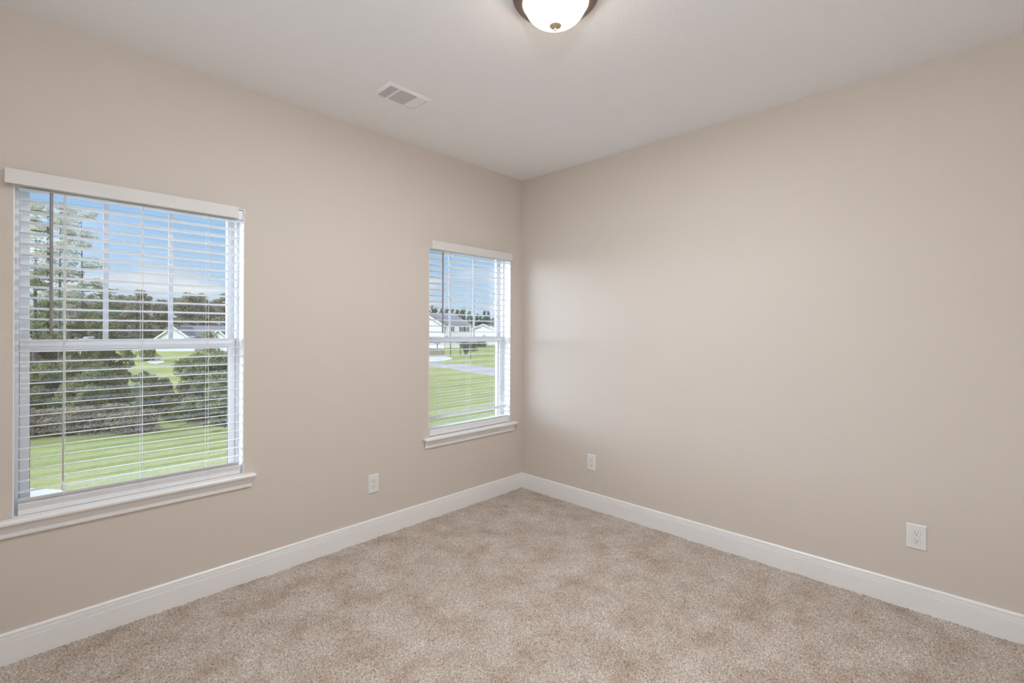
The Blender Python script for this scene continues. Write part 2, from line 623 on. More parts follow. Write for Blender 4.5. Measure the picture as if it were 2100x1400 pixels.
# ---------------------------------------------------------------- blinds
def slat_mesh(L, wdt=.050, th=.0028):
    bm = new()
    nx = 6
    top, bot = [], []
    for i in range(nx + 1):
        u_ = i / nx - .5
        crown = .0016 * (1 - 4 * u_ * u_)
        y = u_ * wdt
        top.append([bm.verts.new((x, y, crown + th / 2)) for x in (-L / 2, L / 2)])
        bot.append([bm.verts.new((x, y, crown - th / 2)) for x in (-L / 2, L / 2)])
    for i in range(nx):
        bm.faces.new([top[i][0], top[i][1], top[i + 1][1], top[i + 1][0]])
        bm.faces.new([bot[i][1], bot[i][0], bot[i + 1][0], bot[i + 1][1]])
        for s_ in (0, 1):
            bm.faces.new([top[i][s_], top[i + 1][s_], bot[i + 1][s_], bot[i][s_]])
    for e in (0, nx):
        bm.faces.new([top[e][0], top[e][1], bot[e][1], bot[e][0]])
    bmesh.ops.recalc_face_normals(bm, faces=bm.faces)
    me = bpy.data.meshes.new('slat')
    bm.to_mesh(me); bm.free()
    me.materials.append(M['slat'])
    return me


def build_blind(k, label, slats, tilted, stack, rail, stations, val, wand, pull):
    a, b_ = OP[k]
    cx = (a + b_) / 2
    root = empty('window_blind', (cx, .03, rail[0]))
    tag(root, label, 'window blind', 'white horizontal blinds inside the two windows')
    zb = rail[0]
    L = b_ - a - .032
    inv = (-cx, -.03, -zb)

    def part(name, bm, m, parent=root, **kw):
        bmesh.ops.translate(bm, verts=bm.verts, vec=inv)
        return obj(name, bm, m, parent, **kw)
    bm = new(); box(bm, a + .006, b_ - .006, .002, .058, 2.008, 2.058)
    part('headrail', bm, M['slat'], bevel=.002)
    bm = new()
    v0, v1, vy = val
    box(bm, v0, v1, vy, vy + .009, 2.004, 2.066)
    box(bm, v0, v0 + .008, vy + .009, .001 if k == 2 else -.0005, 2.004, 2.066)
    if k == 2:
        box(bm, v1 - .008, v1, vy + .009, -.0005, 2.004, 2.066)
    else:
        box(bm, v1 - .008, v1, vy + .009, .0015, 2.004, 2.066)
    part('valance', bm, M['valance'], bevel=.0015)
    sm = slat_mesh(L)
    first = True
    for zf in slats:
        o = bpy.data.objects.new('slat', sm)
        C.objects.link(o)
        o.parent = root
        o.location = (0, 0, zf - .0022 - zb)
        o.rotation_euler = (R(-3.0 - 6.0 * (2.0 - zf) / 1.3 + random.uniform(-.35, .35)), 0, 0)
    for zf, ang in tilted:
        o = bpy.data.objects.new('slat', sm)
        C.objects.link(o)
        o.parent = root
        o.location = (0, 0, zf - zb)
        o.rotation_euler = (R(ang), R(.15), 0)
        o['label'] = 'slat tipped out of line'
    for zf in stack:
        o = bpy.data.objects.new('slat', sm)
        C.objects.link(o)
        o.parent = root
        o.location = (0, 0, zf - zb)
    bm = new(); box(bm, cx - L / 2, cx + L / 2, .006, .054, rail[0], rail[1])
    part('bottom_rail', bm, M['slat'], bevel=.003, seg=3)
    for x in stations:
        bm = new()
        for y in (.0035, .0565):
            tube(bm, [(x, y, 2.008), (x, y, rail[0] + .010)], .0007, 6)
        for zf in slats:
            tube(bm, [(x, .0035, zf - .004), (x, .0565, zf - .008)], .0004, 4)
        part('ladder_cord', bm, M['cord'])
        bm = new()
        tube(bm, [(x + .006, .030, 2.008), (x + .006, .030, rail[0] + .012)], .0010, 6)
        part('lift_cord', bm, M['cord'])
    # tilt wand
    wx, wz = wand
    bm = new(); tube(bm, [(wx, -.0075, 1.995), (wx, -.0075, wz)], .0056 if k == 1 else .0055, 6)
    wd = part('tilt_wand', bm, M['wand'])
    bm = new()
    tube(bm, [(wx, .004, 2.016), (wx, -.006, 2.020), (wx + .004, -.009, 2.012), (wx + .002, -.0075, 1.998), (wx - .003, -.0065, 2.002)], .0014, 6)
    part('hook', bm, M['slat'], parent=wd, smooth=True)
    if pull:
        px_, z0_, z1_ = pull
        bm = new()
        tube(bm, [(px_ + .003, -.003, 2.008), (px_ + .002, -.004, 1.55), (px_ - .002, -.004, z1_)], [.0009, .0014, .0026], 6)
        tube(bm, [(px_ - .001, -.0032, 2.008), (px_ - .001, -.0035, 1.5), (px_ - .004, -.0035, z1_ + .01)], [.0008, .0012, .0018], 6)
        pc = part('pull_cord', bm, M['cord'], smooth=True)
        bm = new()
        lathe(bm, [(0, z1_ + .010), (.003, z1_ + .009), (.0055, z1_ - .004), (.0060, z1_ - .020), (.0045, z1_ - .024), (0, z1_ - .025)], 12, px_ - .003, -.0075)
        part('tassel', bm, M['slat'], parent=pc, smooth=True)
    return root


random.seed(3)
build_blind(1, 'white slatted blind raised open in the larger window at the far left',
            [2.001 - .04635 * i for i in range(29)],
            [(.659, -39)], [.6495, .6455, .6415, .6375, .6335], (ZS + .0005, .631),
            (-3.0, -2.722, -2.442), (-3.183, -2.313, -.043), (-3.042, 1.38), (-3.0, 2.0, .715))
build_blind(2, 'white slatted blind with one tipped slat in the smaller looking window beside the corner',
            [1.990 - .0461 * i for i in range(27)] + [.706],
            [(.742, -40)], [.6655], (ZS + .004, .660),
            (-.900, -.606, -.335), (-1.022, -.173, -.043), (-.899, 1.38), None)


# ---------------------------------------------------------------- outlets
def build_outlet(loc, rz, label):
    root = empty('electrical_outlet', loc, rz)      # local: plate in the xz plane, facing -y
    tag(root, label, 'outlet', 'white duplex outlets low on the walls')
    bm = new()
    vs = box(bm, -.040, .040, -.0062, 0, -.063, .063)
    for v in vs:
        if v.co.y < -.001:
            v.co.x *= .90
            v.co.z *= .935
    obj('cover_plate', bm, M['plate'], root, bevel=.0014, seg=3)
    for zc in (.0195, -.0195):
        bm = new()
        pts = []
        for i in range(32):
            t_ = 2 * math.pi * i / 32
            x = .0172 * math.cos(t_)
            zz = max(-.0138, min(.0138, .0172 * math.sin(t_)))
            pts.append((x, zz))
        A = [bm.verts.new((x, -.0055, zz + zc)) for x, zz in pts]
        B = [bm.verts.new((x * .96, -.0082, zz * .96 + zc)) for x, zz in pts]
        for i in range(32):
            bm.faces.new([A[i], A[(i + 1) % 32], B[(i + 1) % 32], B[i]])
        bm.faces.new(B)
        rc = obj('receptacle', bm, M['plate'], root)
        bm = new()
        box(bm, -.0073, -.0053, -.0086, -.0080, zc - .0005, zc + .0085)
        box(bm, .0053, .0073, -.0086, -.0080, zc + .0005, zc + .0075)
        vv = []
        for i in range(12):
            t_ = 2 * math.pi * i / 12
            vv.append(bm.verts.new((.0026 * math.cos(t_), -.0086, zc - .0072 + max(-.0022, .0028 * math.sin(t_)))))
        bm.faces.new(vv)
        obj('slots', bm, M['slot'], rc)
        # flat grey sheet painting a thin shadow line between plate and receptacle
        bm = new()
        A = [bm.verts.new((x * 1.07, -.00635, zz * 1.07 + zc)) for x, zz in pts]
        bm.faces.new(A)
        obj('rim', bm, plain_grey, rc)
    bm = new()
    tube(bm, [(0, -.0060, 0), (0, -.0073, 0)], .0030, 12)
    sc_ = obj('screw', bm, M['plate'], root)
    return root


plain_grey = plain('outlet_rim_grey', (.62, .62, .61), .6)
build_outlet((-1.475, 0, .367), 0, 'white duplex outlet on the window wall between the two windows')
build_outlet((0, -.749, .366), R(-90), 'white duplex outlet on the plain wall close to the room corner')
build_outlet((0, -2.706, .371), R(-90), 'white duplex outlet on the plain wall at the right, nearest the viewer')

# ---------------------------------------------------------------- ceiling vent
vx0, vx1, vy0, vy1 = -1.757, -1.466, -.642, -.447
root = empty('ceiling_vent', ((vx0 + vx1) / 2, (vy0 + vy1) / 2, H))
tag(root, 'white rectangular metal air vent in the ceiling with three banks of louvers', 'air vent')


def vp(name, bm, m, **kw):
    bmesh.ops.translate(bm, verts=bm.verts, vec=(-(vx0 + vx1) / 2, -(vy0 + vy1) / 2, -H))
    return obj(name, bm, m, root, **kw)


bm = new()
ix0, ix1, iy0, iy1 = vx0 + .022, vx1 - .022, vy0 + .022, vy1 - .022
O = [(vx0, vy0), (vx1, vy0), (vx1, vy1), (vx0, vy1)]
I = [(ix0, iy0), (ix1, iy0), (ix1, iy1), (ix0, iy1)]
lv = []
for pts, zz in ((O, H - .0005), (O, H - .003), (I, H - .009), (I, H - .001)):
    lv.append([bm.verts.new((x, y, zz)) for x, y in pts])
for q in range(3):
    for i in range(4):
        bm.faces.new([lv[q][i], lv[q][(i + 1) % 4], lv[q + 1][(i + 1) % 4], lv[q + 1][i]])
xa, xb = ix0 + (ix1 - ix0) * .25, ix0 + (ix1 - ix0) * .745
for x in (xa, xb):
    box(bm, x - .006, x + .006, iy0, iy1, H - .0095, H - .002)
vp('frame', bm, M['ventm'])
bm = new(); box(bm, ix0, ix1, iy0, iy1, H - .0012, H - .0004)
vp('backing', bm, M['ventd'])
ym = (iy0 + iy1) / 2


def louver(along, p0, p1, c, ang, wd=.0085):
    """one thin blade, length along x or y"""
    bm = new()
    cz = H - .0055
    if along == 'x':
        box(bm, p0, p1, c - wd / 2, c + wd / 2, cz - .0004, cz + .0004, Matrix.Rotation(R(ang), 3, 'X'), Vector((0, c, cz)))
    else:
        box(bm, c - wd / 2, c + wd / 2, p0, p1, cz - .0004, cz + .0004, Matrix.Rotation(R(ang), 3, 'Y'), Vector((c, 0, cz)))
    vp('louver', bm, M['ventm'])


for i in range(15):
    louver('x', xa + .007, xb - .007, iy0 + .006 + i * (iy1 - iy0 - .012) / 14, 0, .0050)
for i in range(5):
    louver('y', iy0 + .003, iy1 - .003, ix0 + .007 + i * (xa - .006 - ix0 - .010) / 4.4, 0, .0060)
for i in range(5):
    louver('y', iy0 + .003, iy1 - .003, xb + .012 + i * (ix1 - xb - .014) / 4.4, 16, .0098)
bm = new(); box(bm, vx0 + .012, vx0 + .017, ym + .01, ym + .035, H - .011, H - .005)
vp('lever', bm, M['ventm'])
for yy in (vy0 + .011, vy1 - .011):
    bm = new(); tube(bm, [((vx0 + vx1) / 2, yy, H - .005), ((vx0 + vx1) / 2, yy, H - .0075)], .0035, 10)
    vp('screw', bm, M['ventm'])

# ---------------------------------------------------------------- ceiling lamp
root = empty('ceiling_lamp', (LX, LY, H))
tag(root, 'lit flush ceiling lamp with bronze ring and frosted glass bowl', 'ceiling lamp')
bm = new()
lathe(bm, [(.150, 0), (.158, -.004), (.160, -.010), (.166, -.014), (.169, -.024), (.169, -.034), (.165, -.041), (.159, -.043), (.159, -.049),
           (.150, -.053), (.144, -.054), (.143, -.059), (.135, -.063), (.127, -.063), (.125, -.058), (.124, -.045), (.124, -.022), (.05, -.018), (0, -.018)], 96)
obj('base_ring', bm, M['bronze'], root, smooth=True)
bm = new()
pf = []
for i in range(19):
    t_ = i / 18 * math.pi / 2
    pf.append((.1225 * math.cos(t_) ** .92, -.052 - .087 * math.sin(t_)))
lathe(bm, pf, 96)
obj('glass_bowl', bm, M['bowl'], root, smooth=True)
bm = new()
lathe(bm, [(0, -.138), (.018, -.1395), (.0245, -.1425), (.0235, -.1465), (.015, -.151), (.0055, -.154), (.0045, -.157), (.0058, -.161), (.0050, -.165), (0, -.167)], 32)
obj('finial', bm, M['brass'], root, smooth=True)

# ---------------------------------------------------------------- outside
GZ = -2.9


def G(px, t, zz=GZ):
    """point of the place at viewing depth t in the direction of picture column px"""
    p_ = CAM + t * (_v + _r * ((px - 1050) / F_PX))
    return Vector((p_.x, p_.y, zz))


bm = new()
box(bm, -140, 260, .5, 330, GZ - .4, GZ)
box(bm, -140, -6, -20, .5, GZ - .4, GZ)
struct(obj('ground_lawn', bm, M['lawn']), 'mown green lawn outside the windows')


def slab(name, pts, m, label, cat, top=.03):
    bm = new()
    T = [bm.verts.new((p_.x, p_.y, GZ + top)) for p_ in pts]
    Bt = [bm.verts.new((p_.x, p_.y, GZ - .05)) for p_ in pts]
    k = len(pts)
    bm.faces.new(T); bm.faces.new(Bt[::-1])
    for i in range(k):
        bm.faces.new([T[i], Bt[i], Bt[(i + 1) % k], T[(i + 1) % k]])
    o = obj(name, bm, m)
    struct(o, label)
    return o


slab('patio_slab', [Vector((-9, 15.6, 0)), Vector((-2.9, 15.3, 0)), Vector((-2.35, 14.6, 0)), Vector((-2.1, 13.6, 0)), Vector((-1.8, 9.2, 0)), Vector((8, 9.2, 0)), Vector((8, .6, 0)), Vector((-9, .6, 0))],  # hidden part towards the house added to bounce daylight onto the ceiling
     M['concrete'], 'pale concrete slab at the foot of the left window view', 'slab')
# far road seen through the small window
slab('paved_road', [G(840, 66), G(880, 64.4), G(915, 61), G(950, 61), G(1016, 54.7), G(1090, 47), G(1090, 39.5), G(1016, 45.8), G(975, 48.5), G(950, 51.3),
                    G(915, 55.5), G(880, 58.2), G(840, 60)], M['asphalt'], 'pale road crossing the lawn beyond the small window', 'road')
ov = [G(905, 73.5) + Vector((math.cos(t_) * 8.5, math.sin(t_) * 7.5, 0)) for t_ in [i * math.pi / 12 for i in range(24)]]
slab('driveway', [G(845, 82), G(880, 81), G(912, 79.5), G(924, 77), G(929, 73.6), G(924, 70.5), G(910, 67.5), G(893, 65.8), G(845, 66.2)], M['concrete'],
     'rounded pale concrete drive in front of the picket fence', 'drive', .04)
slab('footpath', [G(180, 104), G(240, 104), G(310, 100.5), G(310, 97.5), G(240, 99.5), G(180, 99.5)], M['concrete'], 'far pale street behind the thicket', 'road')
slab('sand_patch', [G(300, 67), G(318, 69), G(336, 66), G(338, 62), G(322, 60), G(306, 62)], M['concrete'], 'pale bare patch on the lawn behind the thicket', 'patch')


# ---- leaf clouds
def leaf_mesh(name, centers, radii, counts, size, m, flat=1.0, seed=0, droop=0.0):
    rg = np.random.default_rng(seed)
    P = []
    for c, r_, k in zip(centers, radii, counts):
        d = rg.normal(size=(k, 3))
        d /= np.linalg.norm(d, axis=1)[:, None]
        rr = rg.uniform(.35, 1, k) ** .5
        q = d * rr[:, None] * np.array([r_, r_, r_ * flat])
        P.append(q + np.array(c))
    P = np.concatenate(P)
    n_ = len(P)
    u1 = rg.normal(size=(n_, 3)); u1 /= np.linalg.norm(u1, axis=1)[:, None]
    u2 = rg.normal(size=(n_, 3)); u2 -= (u2 * u1).sum(1)[:, None] * u1; u2 /= np.linalg.norm(u2, axis=1)[:, None]
    s_ = size * rg.uniform(.6, 1.35, n_)[:, None]
    a_ = P - u1 * s_ * .5
    b_ = P + u2 * s_ * .32
    c_ = P + u1 * s_ * .5
    d_ = P - u2 * s_ * .32
    V = np.stack([a_, b_, c_, d_], 1).reshape(-1, 3).astype(np.float32)
    me = bpy.data.meshes.new(name)
    me.vertices.add(len(V)); me.vertices.foreach_set('co', V.ravel())
    me.loops.add(n_ * 4); me.loops.foreach_set('vertex_index', np.arange(n_ * 4, dtype=np.int32))
    me.polygons.add(n_)
    me.polygons.foreach_set('loop_start', (np.arange(n_) * 4).astype(np.int32))
    me.polygons.foreach_set('loop_total', np.full(n_, 4, np.int32))
    me.update(calc_edges=True)
    me.materials.append(m)
    return me


def stems(name, segs, m, seg=6):
    bm = new()
    for pts, rad in segs:
        tube(bm, pts, rad, seg)
    me = bpy.data.meshes.new(name)
    bmesh.ops.recalc_face_normals(bm, faces=bm.faces)
    bm.to_mesh(me); bm.free()
    me.materials.append(m)
    return me


def place(name, parts, loc, rz, scale, label, cat, group=None):
    root = empty(name, loc, rz)
    root.scale = scale if hasattr(scale, '__len__') else (scale,) * 3
    tag(root, label, cat, group)
    for nm, me in parts:
        o = bpy.data.objects.new(nm, me)
        C.objects.link(o)
        o.parent = root
    return root


rs = random.Random(11)


def shrub_parts(seed, m, h=2.6, w_=1.5, leaves=7000, size=.10):
    r_ = random.Random(seed)
    cs, rd, ct, sg = [], [], [], []
    k = 26
    for i in range(k):
        a_ = r_.uniform(0, 6.283)
        zz = r_.uniform(.12, .92) * h
        rr = w_ * math.sqrt(max(.05, 1 - (zz / h) ** 2)) * r_.uniform(.1, .85)
        c = (rr * math.cos(a_), rr * math.sin(a_), zz)
        cs.append(c); rd.append(r_.uniform(.28, .55)); ct.append(leaves // k)
        sg.append(([(0, 0, -.05), (c[0] * .4, c[1] * .4, zz * .5), c], [.03, .02, .006]))
    return [('foliage', leaf_mesh('foliage', cs, rd, ct, size, m, .85, seed)), ('stem', stems('stem', sg, M['bark'], 5))]


def pine_parts(seed, m, h, crown_from, spread, leaves, size, r0=.11, nb=34):
    r_ = random.Random(seed)
    cs, rd, ct = [], [], []
    lean = r_.uniform(-.25, .25)
    tr_ = [((lean * (i / 8) ** 2, 0, h * .97 * i / 8), r0 * (1 - .85 * i / 8)) for i in range(9)]
    trunk = stems('trunk', [([p_[0] for p_ in tr_], [p_[1] for p_ in tr_])], M['bark'], 9)
    br = []
    for i in range(nb):
        f = crown_from + (1 - crown_from) * (i + r_.random()) / nb
        zz = h * f
        taper = (1 - (f - crown_from) / (1.02 - crown_from)) ** .7
        L = spread * (0.25 + .75 * taper) * r_.uniform(.45, 1.1)
        a_ = r_.uniform(0, 6.283)
        tip = (L * math.cos(a_) + lean * f * f, L * math.sin(a_), zz + L * r_.uniform(.0, .4))
        base = (lean * f * f, 0, zz)
        mid = tuple((base[q] + tip[q]) / 2 + (-.06 if q == 2 else 0) for q in range(3))
        br.append(([base, mid, tip], [.035, .02, .008]))
        for s_ in (.55, .8, 1.0):
            c = tuple(base[q] + (tip[q] - base[q]) * s_ + r_.uniform(-.15, .15) for q in range(3))
            cs.append(c); rd.append(r_.uniform(.22, .48)); ct.append(max(20, leaves // (nb * 3)))
    cs.append((lean, 0, h)); rd.append(.4); ct.append(leaves // nb)
    return [('trunk', trunk)] + [('branch', stems('branch', [b3], M['bark'], 5)) for b3 in br] + [
            ('foliage', leaf_mesh('foliage', cs, rd, ct, size, m, .6, seed))]


def tree_parts(seed, m, h=13, w_=3.2, leaves=2600, size=.36, conic=False, gaps=.9):
    r_ = random.Random(seed)
    cs, rd, ct, sg = [], [], [], []
    k = 30
    for i in range(k):
        a_ = r_.uniform(0, 6.283)
        f = r_.uniform(.10, 1)
        zz = h * f
        ww = w_ * ((1 - f) * .95 + .06) if conic else w_ * math.sqrt(max(.04, 1 - ((f - .5) / .53) ** 2))
        rr = ww * r_.uniform(.1, gaps)
        c = (rr * math.cos(a_), rr * math.sin(a_), zz)
        cs.append(c); rd.append((.55 if conic else .95) * r_.uniform(.6, 1.25)); ct.append(leaves // k)
    sg.append(([(0, 0, -.1), (0, 0, h * .9)], [.2, .04]))
    return [('foliage', leaf_mesh('foliage', cs, rd, ct, size, m, .8, seed)), ('trunk', stems('trunk', sg, M['bark'], 6))]


def conifer_parts(seed, m, h, w_):
    r_ = random.Random(seed)
    cs, rd, ct = [], [], []
    k = 60
    for i in range(k):
        f = (i + r_.random()) / k
        ww = w_ * (1 - f) ** .8 * r_.uniform(.75, 1.1)
        a_ = r_.uniform(0, 6.283)
        cs.append((ww * .6 * math.cos(a_), ww * .6 * math.sin(a_), h * f))
        rd.append(max(.16, ww * .62)); ct.append(int(30 + 90 * (1 - f)))
    sg = [([(0, 0, -.1), (0, 0, h * 1.02)], [.18, .03])]
    return [('foliage', leaf_mesh('foliage', cs, rd, ct, .42, m, .75, seed)), ('trunk', stems('trunk', sg, M['bark'], 6))]


# thicket behind the lawn, seen through the left window
sh = [shrub_parts(31 + i, M['shrub'], 2.6 + .2 * i, 1.5, 8000, .11) for i in range(3)]
wd_ = [shrub_parts(41 + i, M['weeds'], 1.3, 1.2, 5000, .10) for i in range(2)]
i = 0
for row, (t0, hs) in enumerate(((21.2, .62), (22.6, .85), (24.3, 1.0))):
    for px in range(-70, 620, 52):
        pxx = px + rs.uniform(-12, 12)
        t_ = t0 + rs.uniform(-.4, .4) + (60 - px) * -.0035
        if px < 60:
            t_ += 0
        low_ = .66 if 235 < px < 365 else 1.0
        s_ = hs * low_ * rs.uniform(.88, 1.1)
        if 345 <= px and row == 1:
            continue
        place('shrub', sh[i % 3], G(pxx, t_), rs.uniform(0, 6.28), (s_ * 1.05, s_ * 1.05, s_),
              'tangled olive green shrub in the thicket beyond the striped lawn', 'shrub', 'shrubs of the thicket past the lawn')
        i += 1
for px in range(-60, 330, 36):
    t_ = 18.9 + (px - 60) * .006 + rs.uniform(-.3, .3)
    place('dry_weed_clump', wd_[i % 2], G(px, t_), rs.uniform(0, 6.28), rs.uniform(.6, .85),
          'dry brownish weed clump at the lawn edge of the thicket', 'weeds', 'dry weeds at the foot of the thicket')
    i += 1
big = shrub_parts(77, M['bush'], 3.5, 2.1, 20000, .10)
place('bush', big, G(428, 22.2), 0, (.80, .80, .93), 'large dense green bush at the right side of the left window view', 'bush')
place('bush', big, G(520, 22.8), 2.0, (1.0, 1.0, 1.0), 'dense green bush half cut off by the right frame of the left window', 'bush')
place('bush', big, G(462, 21.0), 4.0, (.62, .62, .70), 'lower front bush before the two large ones in the left window', 'bush')

# pines above the thicket
pa = pine_parts(5, M['pine'], 10.7, .34, .85, 5200, .12, .13, 26)
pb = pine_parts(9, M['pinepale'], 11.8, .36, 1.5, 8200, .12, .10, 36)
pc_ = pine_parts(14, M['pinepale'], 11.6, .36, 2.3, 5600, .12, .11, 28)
place('pine_tree', pa, G(71, 24.8), .6, 1, 'dark pine tree at the left edge of the left window', 'tree')
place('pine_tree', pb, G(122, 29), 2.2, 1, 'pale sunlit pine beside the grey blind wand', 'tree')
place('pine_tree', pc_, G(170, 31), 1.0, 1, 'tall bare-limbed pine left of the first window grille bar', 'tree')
place('pine_tree', pb, G(-10, 30), 5.0, (1, 1, 1.05), 'pine tree behind the left jamb of the left window', 'tree')
place('pine_tree', pa, G(214, 33), 3.0, (1.3, 1.3, .66), 'short pine behind the first window grille bar', 'tree')

# middle storey of leafy trees behind the thicket
ms = [shrub_parts(61 + i, M['shrub'], 6.0, 2.3, 9000, .17) for i in range(2)]
for j, px in enumerate(range(-80, 260, 34)):
    t_ = 30 + rs.uniform(-1.5, 2.5)
    s_ = rs.uniform(.9, 1.12) * (1.0 if px < 190 else .86)
    place('leafy_sapling', ms[j % 2], G(px + rs.uniform(-8, 8), t_), rs.uniform(0, 6.28), s_,
          'mid green leafy sapling standing under the pines', 'tree', 'saplings under the pines')

# far woods
fw = [tree_parts(101 + i, M['wood'], 13, 3.0, 5200, .36) for i in range(3)]
fc = [conifer_parts(121 + i, M['conifer'], 12, 1.9) for i in range(4)]
j = 0
for row, tt in enumerate((118, 127)):
    for px in range(110, 560, 24):
        s_ = rs.uniform(.86, 1.06) * (1.02 if px < 300 else .97)
        place('woodland_tree', fw[j % 3], G(px + rs.uniform(-8, 8), tt + rs.uniform(-3, 3)), rs.uniform(0, 6.28), (s_ * 1.1, s_ * 1.1, s_),
              'distant olive brown tree in the woods behind the left window view', 'tree', 'far woods in the left window')
        j += 1
for px in range(575, 850, 22):
    s_ = rs.uniform(.85, 1.0)
    place('woodland_tree', fw[j % 3], G(px, 150 + rs.uniform(-4, 4)), rs.uniform(0, 6.28), (s_ * 1.3, s_ * 1.3, s_),
          'distant tree of the woods hidden behind the wall between the two windows', 'tree', 'far woods hidden between the windows')
    j += 1
for px in range(150, 380, 20):
    s_ = rs.uniform(.42, .5)
    place('dark_tree', fc[j % 4], G(px + rs.uniform(-4, 4), 103 + rs.uniform(-2, 2)), rs.uniform(0, 6.28), (1.1, 1.1, s_),
          'low dark green tree in the belt beside the grey-roofed house', 'tree', 'dark low tree belt in the left window')
    j += 1
for row, tt in enumerate((165, 176)):
    for px in range(850, 1110, 11):
        s_ = rs.uniform(.80, 1.04) * (.93 if px > 955 else 1.06)
        place('conifer_tree', fc[j % 4], G(px + rs.uniform(-4, 4), tt + rs.uniform(-4, 4)), rs.uniform(0, 6.28), (1.8, 1.8, s_),
              'distant conifer in the dark treeline beyond the small window', 'tree', 'far conifers in the small window')
        j += 1
sap = shrub_parts(88, M['shrub'], 2.2, .9, 1500, .2)
place('young_tree', sap, G(262, 66), 0, (1.1, 1.1, .9), 'small young tree on the far lawn, left one', 'tree')
place('young_tree', sap, G(304, 66), 1.5, (1.3, 1.3, 1.05), 'small young tree on the far lawn, right one beside the pale patch', 'tree')


# ---- houses
def house_frame(loc, rz):
    return empty('house', loc, rz)


def gable_house(root, L, D, eave, ridge, over=.35):
    """ridge along local x, gables at x=0 and x=L; front face y=0, back y=D"""
    bm = new()
    a_ = [bm.verts.new(p_) for p_ in ((0, 0, 0), (0, D, 0), (0, D, eave), (0, D / 2, ridge - .05), (0, 0, eave))]
    b_ = [bm.verts.new(p_) for p_ in ((L, 0, 0), (L, D, 0), (L, D, eave), (L, D / 2, ridge - .05), (L, 0, eave))]
    bm.faces.new(a_); bm.faces.new(b_[::-1])
    for i in range(5):
        bm.faces.new([a_[i], b_[i], b_[(i + 1) % 5], a_[(i + 1) % 5]])
    obj('wall', bm, M['siding'], root)
    sl = (ridge - eave) / (D / 2)
    bm = new()
    th = .18
    for sgn in (0, 1):
        y0 = -over if sgn == 0 else D + over
        z0 = eave - sl * over
        q = [bm.verts.new(p_) for p_ in ((-over, y0, z0), (L + over, y0, z0), (L + over, D / 2, ridge), (-over, D / 2, ridge),
                                         (-over, y0, z0 + th), (L + over, y0, z0 + th), (L + over, D / 2, ridge + th), (-over, D / 2, ridge + th))]
        for f in ((0, 1, 2, 3), (7, 6, 5, 4), (0, 4, 5, 1), (1, 5, 6, 2), (2, 6, 7, 3), (3, 7, 4, 0)):
            bm.faces.new([q[i_] for i_ in f])
    obj('roof', bm, M['roof'], root)
    bm = new()
    for x in (-over - .06, L + over):
        for sgn in (0, 1):
            y0 = -over if sgn == 0 else D + over
            z0 = eave - sl * over
            q = [bm.verts.new(p_) for p_ in ((x, y0, z0 - .14), (x + .06, y0, z0 - .14), (x + .06, D / 2, ridge - .14), (x, D / 2, ridge - .14),
                                             (x, y0, z0 + th + .03), (x + .06, y0, z0 + th + .03), (x + .06, D / 2, ridge + th + .03), (x, D / 2, ridge + th + .03))]
            for f in ((0, 1, 2, 3), (7, 6, 5, 4), (0, 4, 5, 1), (1, 5, 6, 2), (2, 6, 7, 3), (3, 7, 4, 0)):
                bm.faces.new([q[i_] for i_ in f])
    obj('rake_trim', bm, M['trim'], root)


def add_window(root, x, y, z0, w_, h_, shut=True, face=-1):
    bm = new(); box(bm, x - w_ / 2, x + w_ / 2, y - .05, y, z0, z0 + h_)
    f = obj('window', bm, M['trim'], root)
    bm = new(); box(bm, x - w_ / 2 + .08, x + w_ / 2 - .08, y - .07, y - .05, z0 + .08, z0 + h_ - .08)
    obj('pane', bm, M['houseglass'], f)
    if shut:
        for s_ in (-1, 1):
            bm = new(); box(bm, x + s_ * (w_ / 2 + .2) - .17, x + s_ * (w_ / 2 + .2) + .17, y - .08, y - .002, z0, z0 + h_)
            obj('shutter', bm, M['shutter'], root)


HZ = HEAD
# low house with grey roof, left window: ridge runs across the view, front gable towards the viewer
A0 = G(351, 98)
hs_ = house_frame(A0, HEAD - R(90) + R(8))
tag(hs_, 'white house with big grey roof behind the bush in the left window', 'house')
gable_house(hs_, 16, 9.5, 2.9, 5.05)
g2 = empty('gable_wing'); g2.parent = hs_; g2.location = (5.6, -3.2, 0); g2.rotation_euler = (0, 0, R(90))
bm = new()
hw = 3.9
for x0, hw_, pk, ev in ((2.0, 3.9, 4.85, 2.0), (10.4, 1.9, 4.2, 2.5)):
    fv = [bm.verts.new(p_) for p_ in ((x0 - hw_, -3, 0), (x0 + hw_, -3, 0), (x0 + hw_, -3, ev), (x0, -3, pk - .1), (x0 - hw_, -3, ev))]
    bv_ = [bm.verts.new((v.co.x, 4.0, v.co.z)) for v in fv]
    bm.faces.new(fv); bm.faces.new(bv_[::-1])
    for i_ in range(5):
        bm.faces.new([fv[i_], bv_[i_], bv_[(i_ + 1) % 5], fv[(i_ + 1) % 5]])
obj('gable_wall', bm, M['siding'], hs_)
bm = new(); bt = new()
for x0, hw_, pk, ev in ((2.0, 3.9, 4.85, 2.0), (10.4, 1.9, 4.2, 2.5)):
    for s_ in (-1, 1):
        e_ = x0 + s_ * (hw_ + .3)
        ze = ev - (pk - ev) / hw_ * .3
        for bmm, yA, yB, lo_, up_ in ((bm, -3.28, 4.2, 0, .16), (bt, -3.36, -3.28, -.12, .22)):
            q = [bmm.verts.new(p_) for p_ in ((e_, yA, ze + lo_), (x0, yA, pk + lo_), (x0, yB, pk + lo_), (e_, yB, ze + lo_),
                                              (e_, yA, ze + up_), (x0, yA, pk + up_), (x0, yB, pk + up_), (e_, yB, ze + up_))]
            for f in ((0, 1, 2, 3), (7, 6, 5, 4), (0, 4, 5, 1), (1, 5, 6, 2), (2, 6, 7, 3), (3, 7, 4, 0)):
                bmm.faces.new([q[i_] for i_ in f])
obj('gable_roof', bm, M['roof'], hs_)
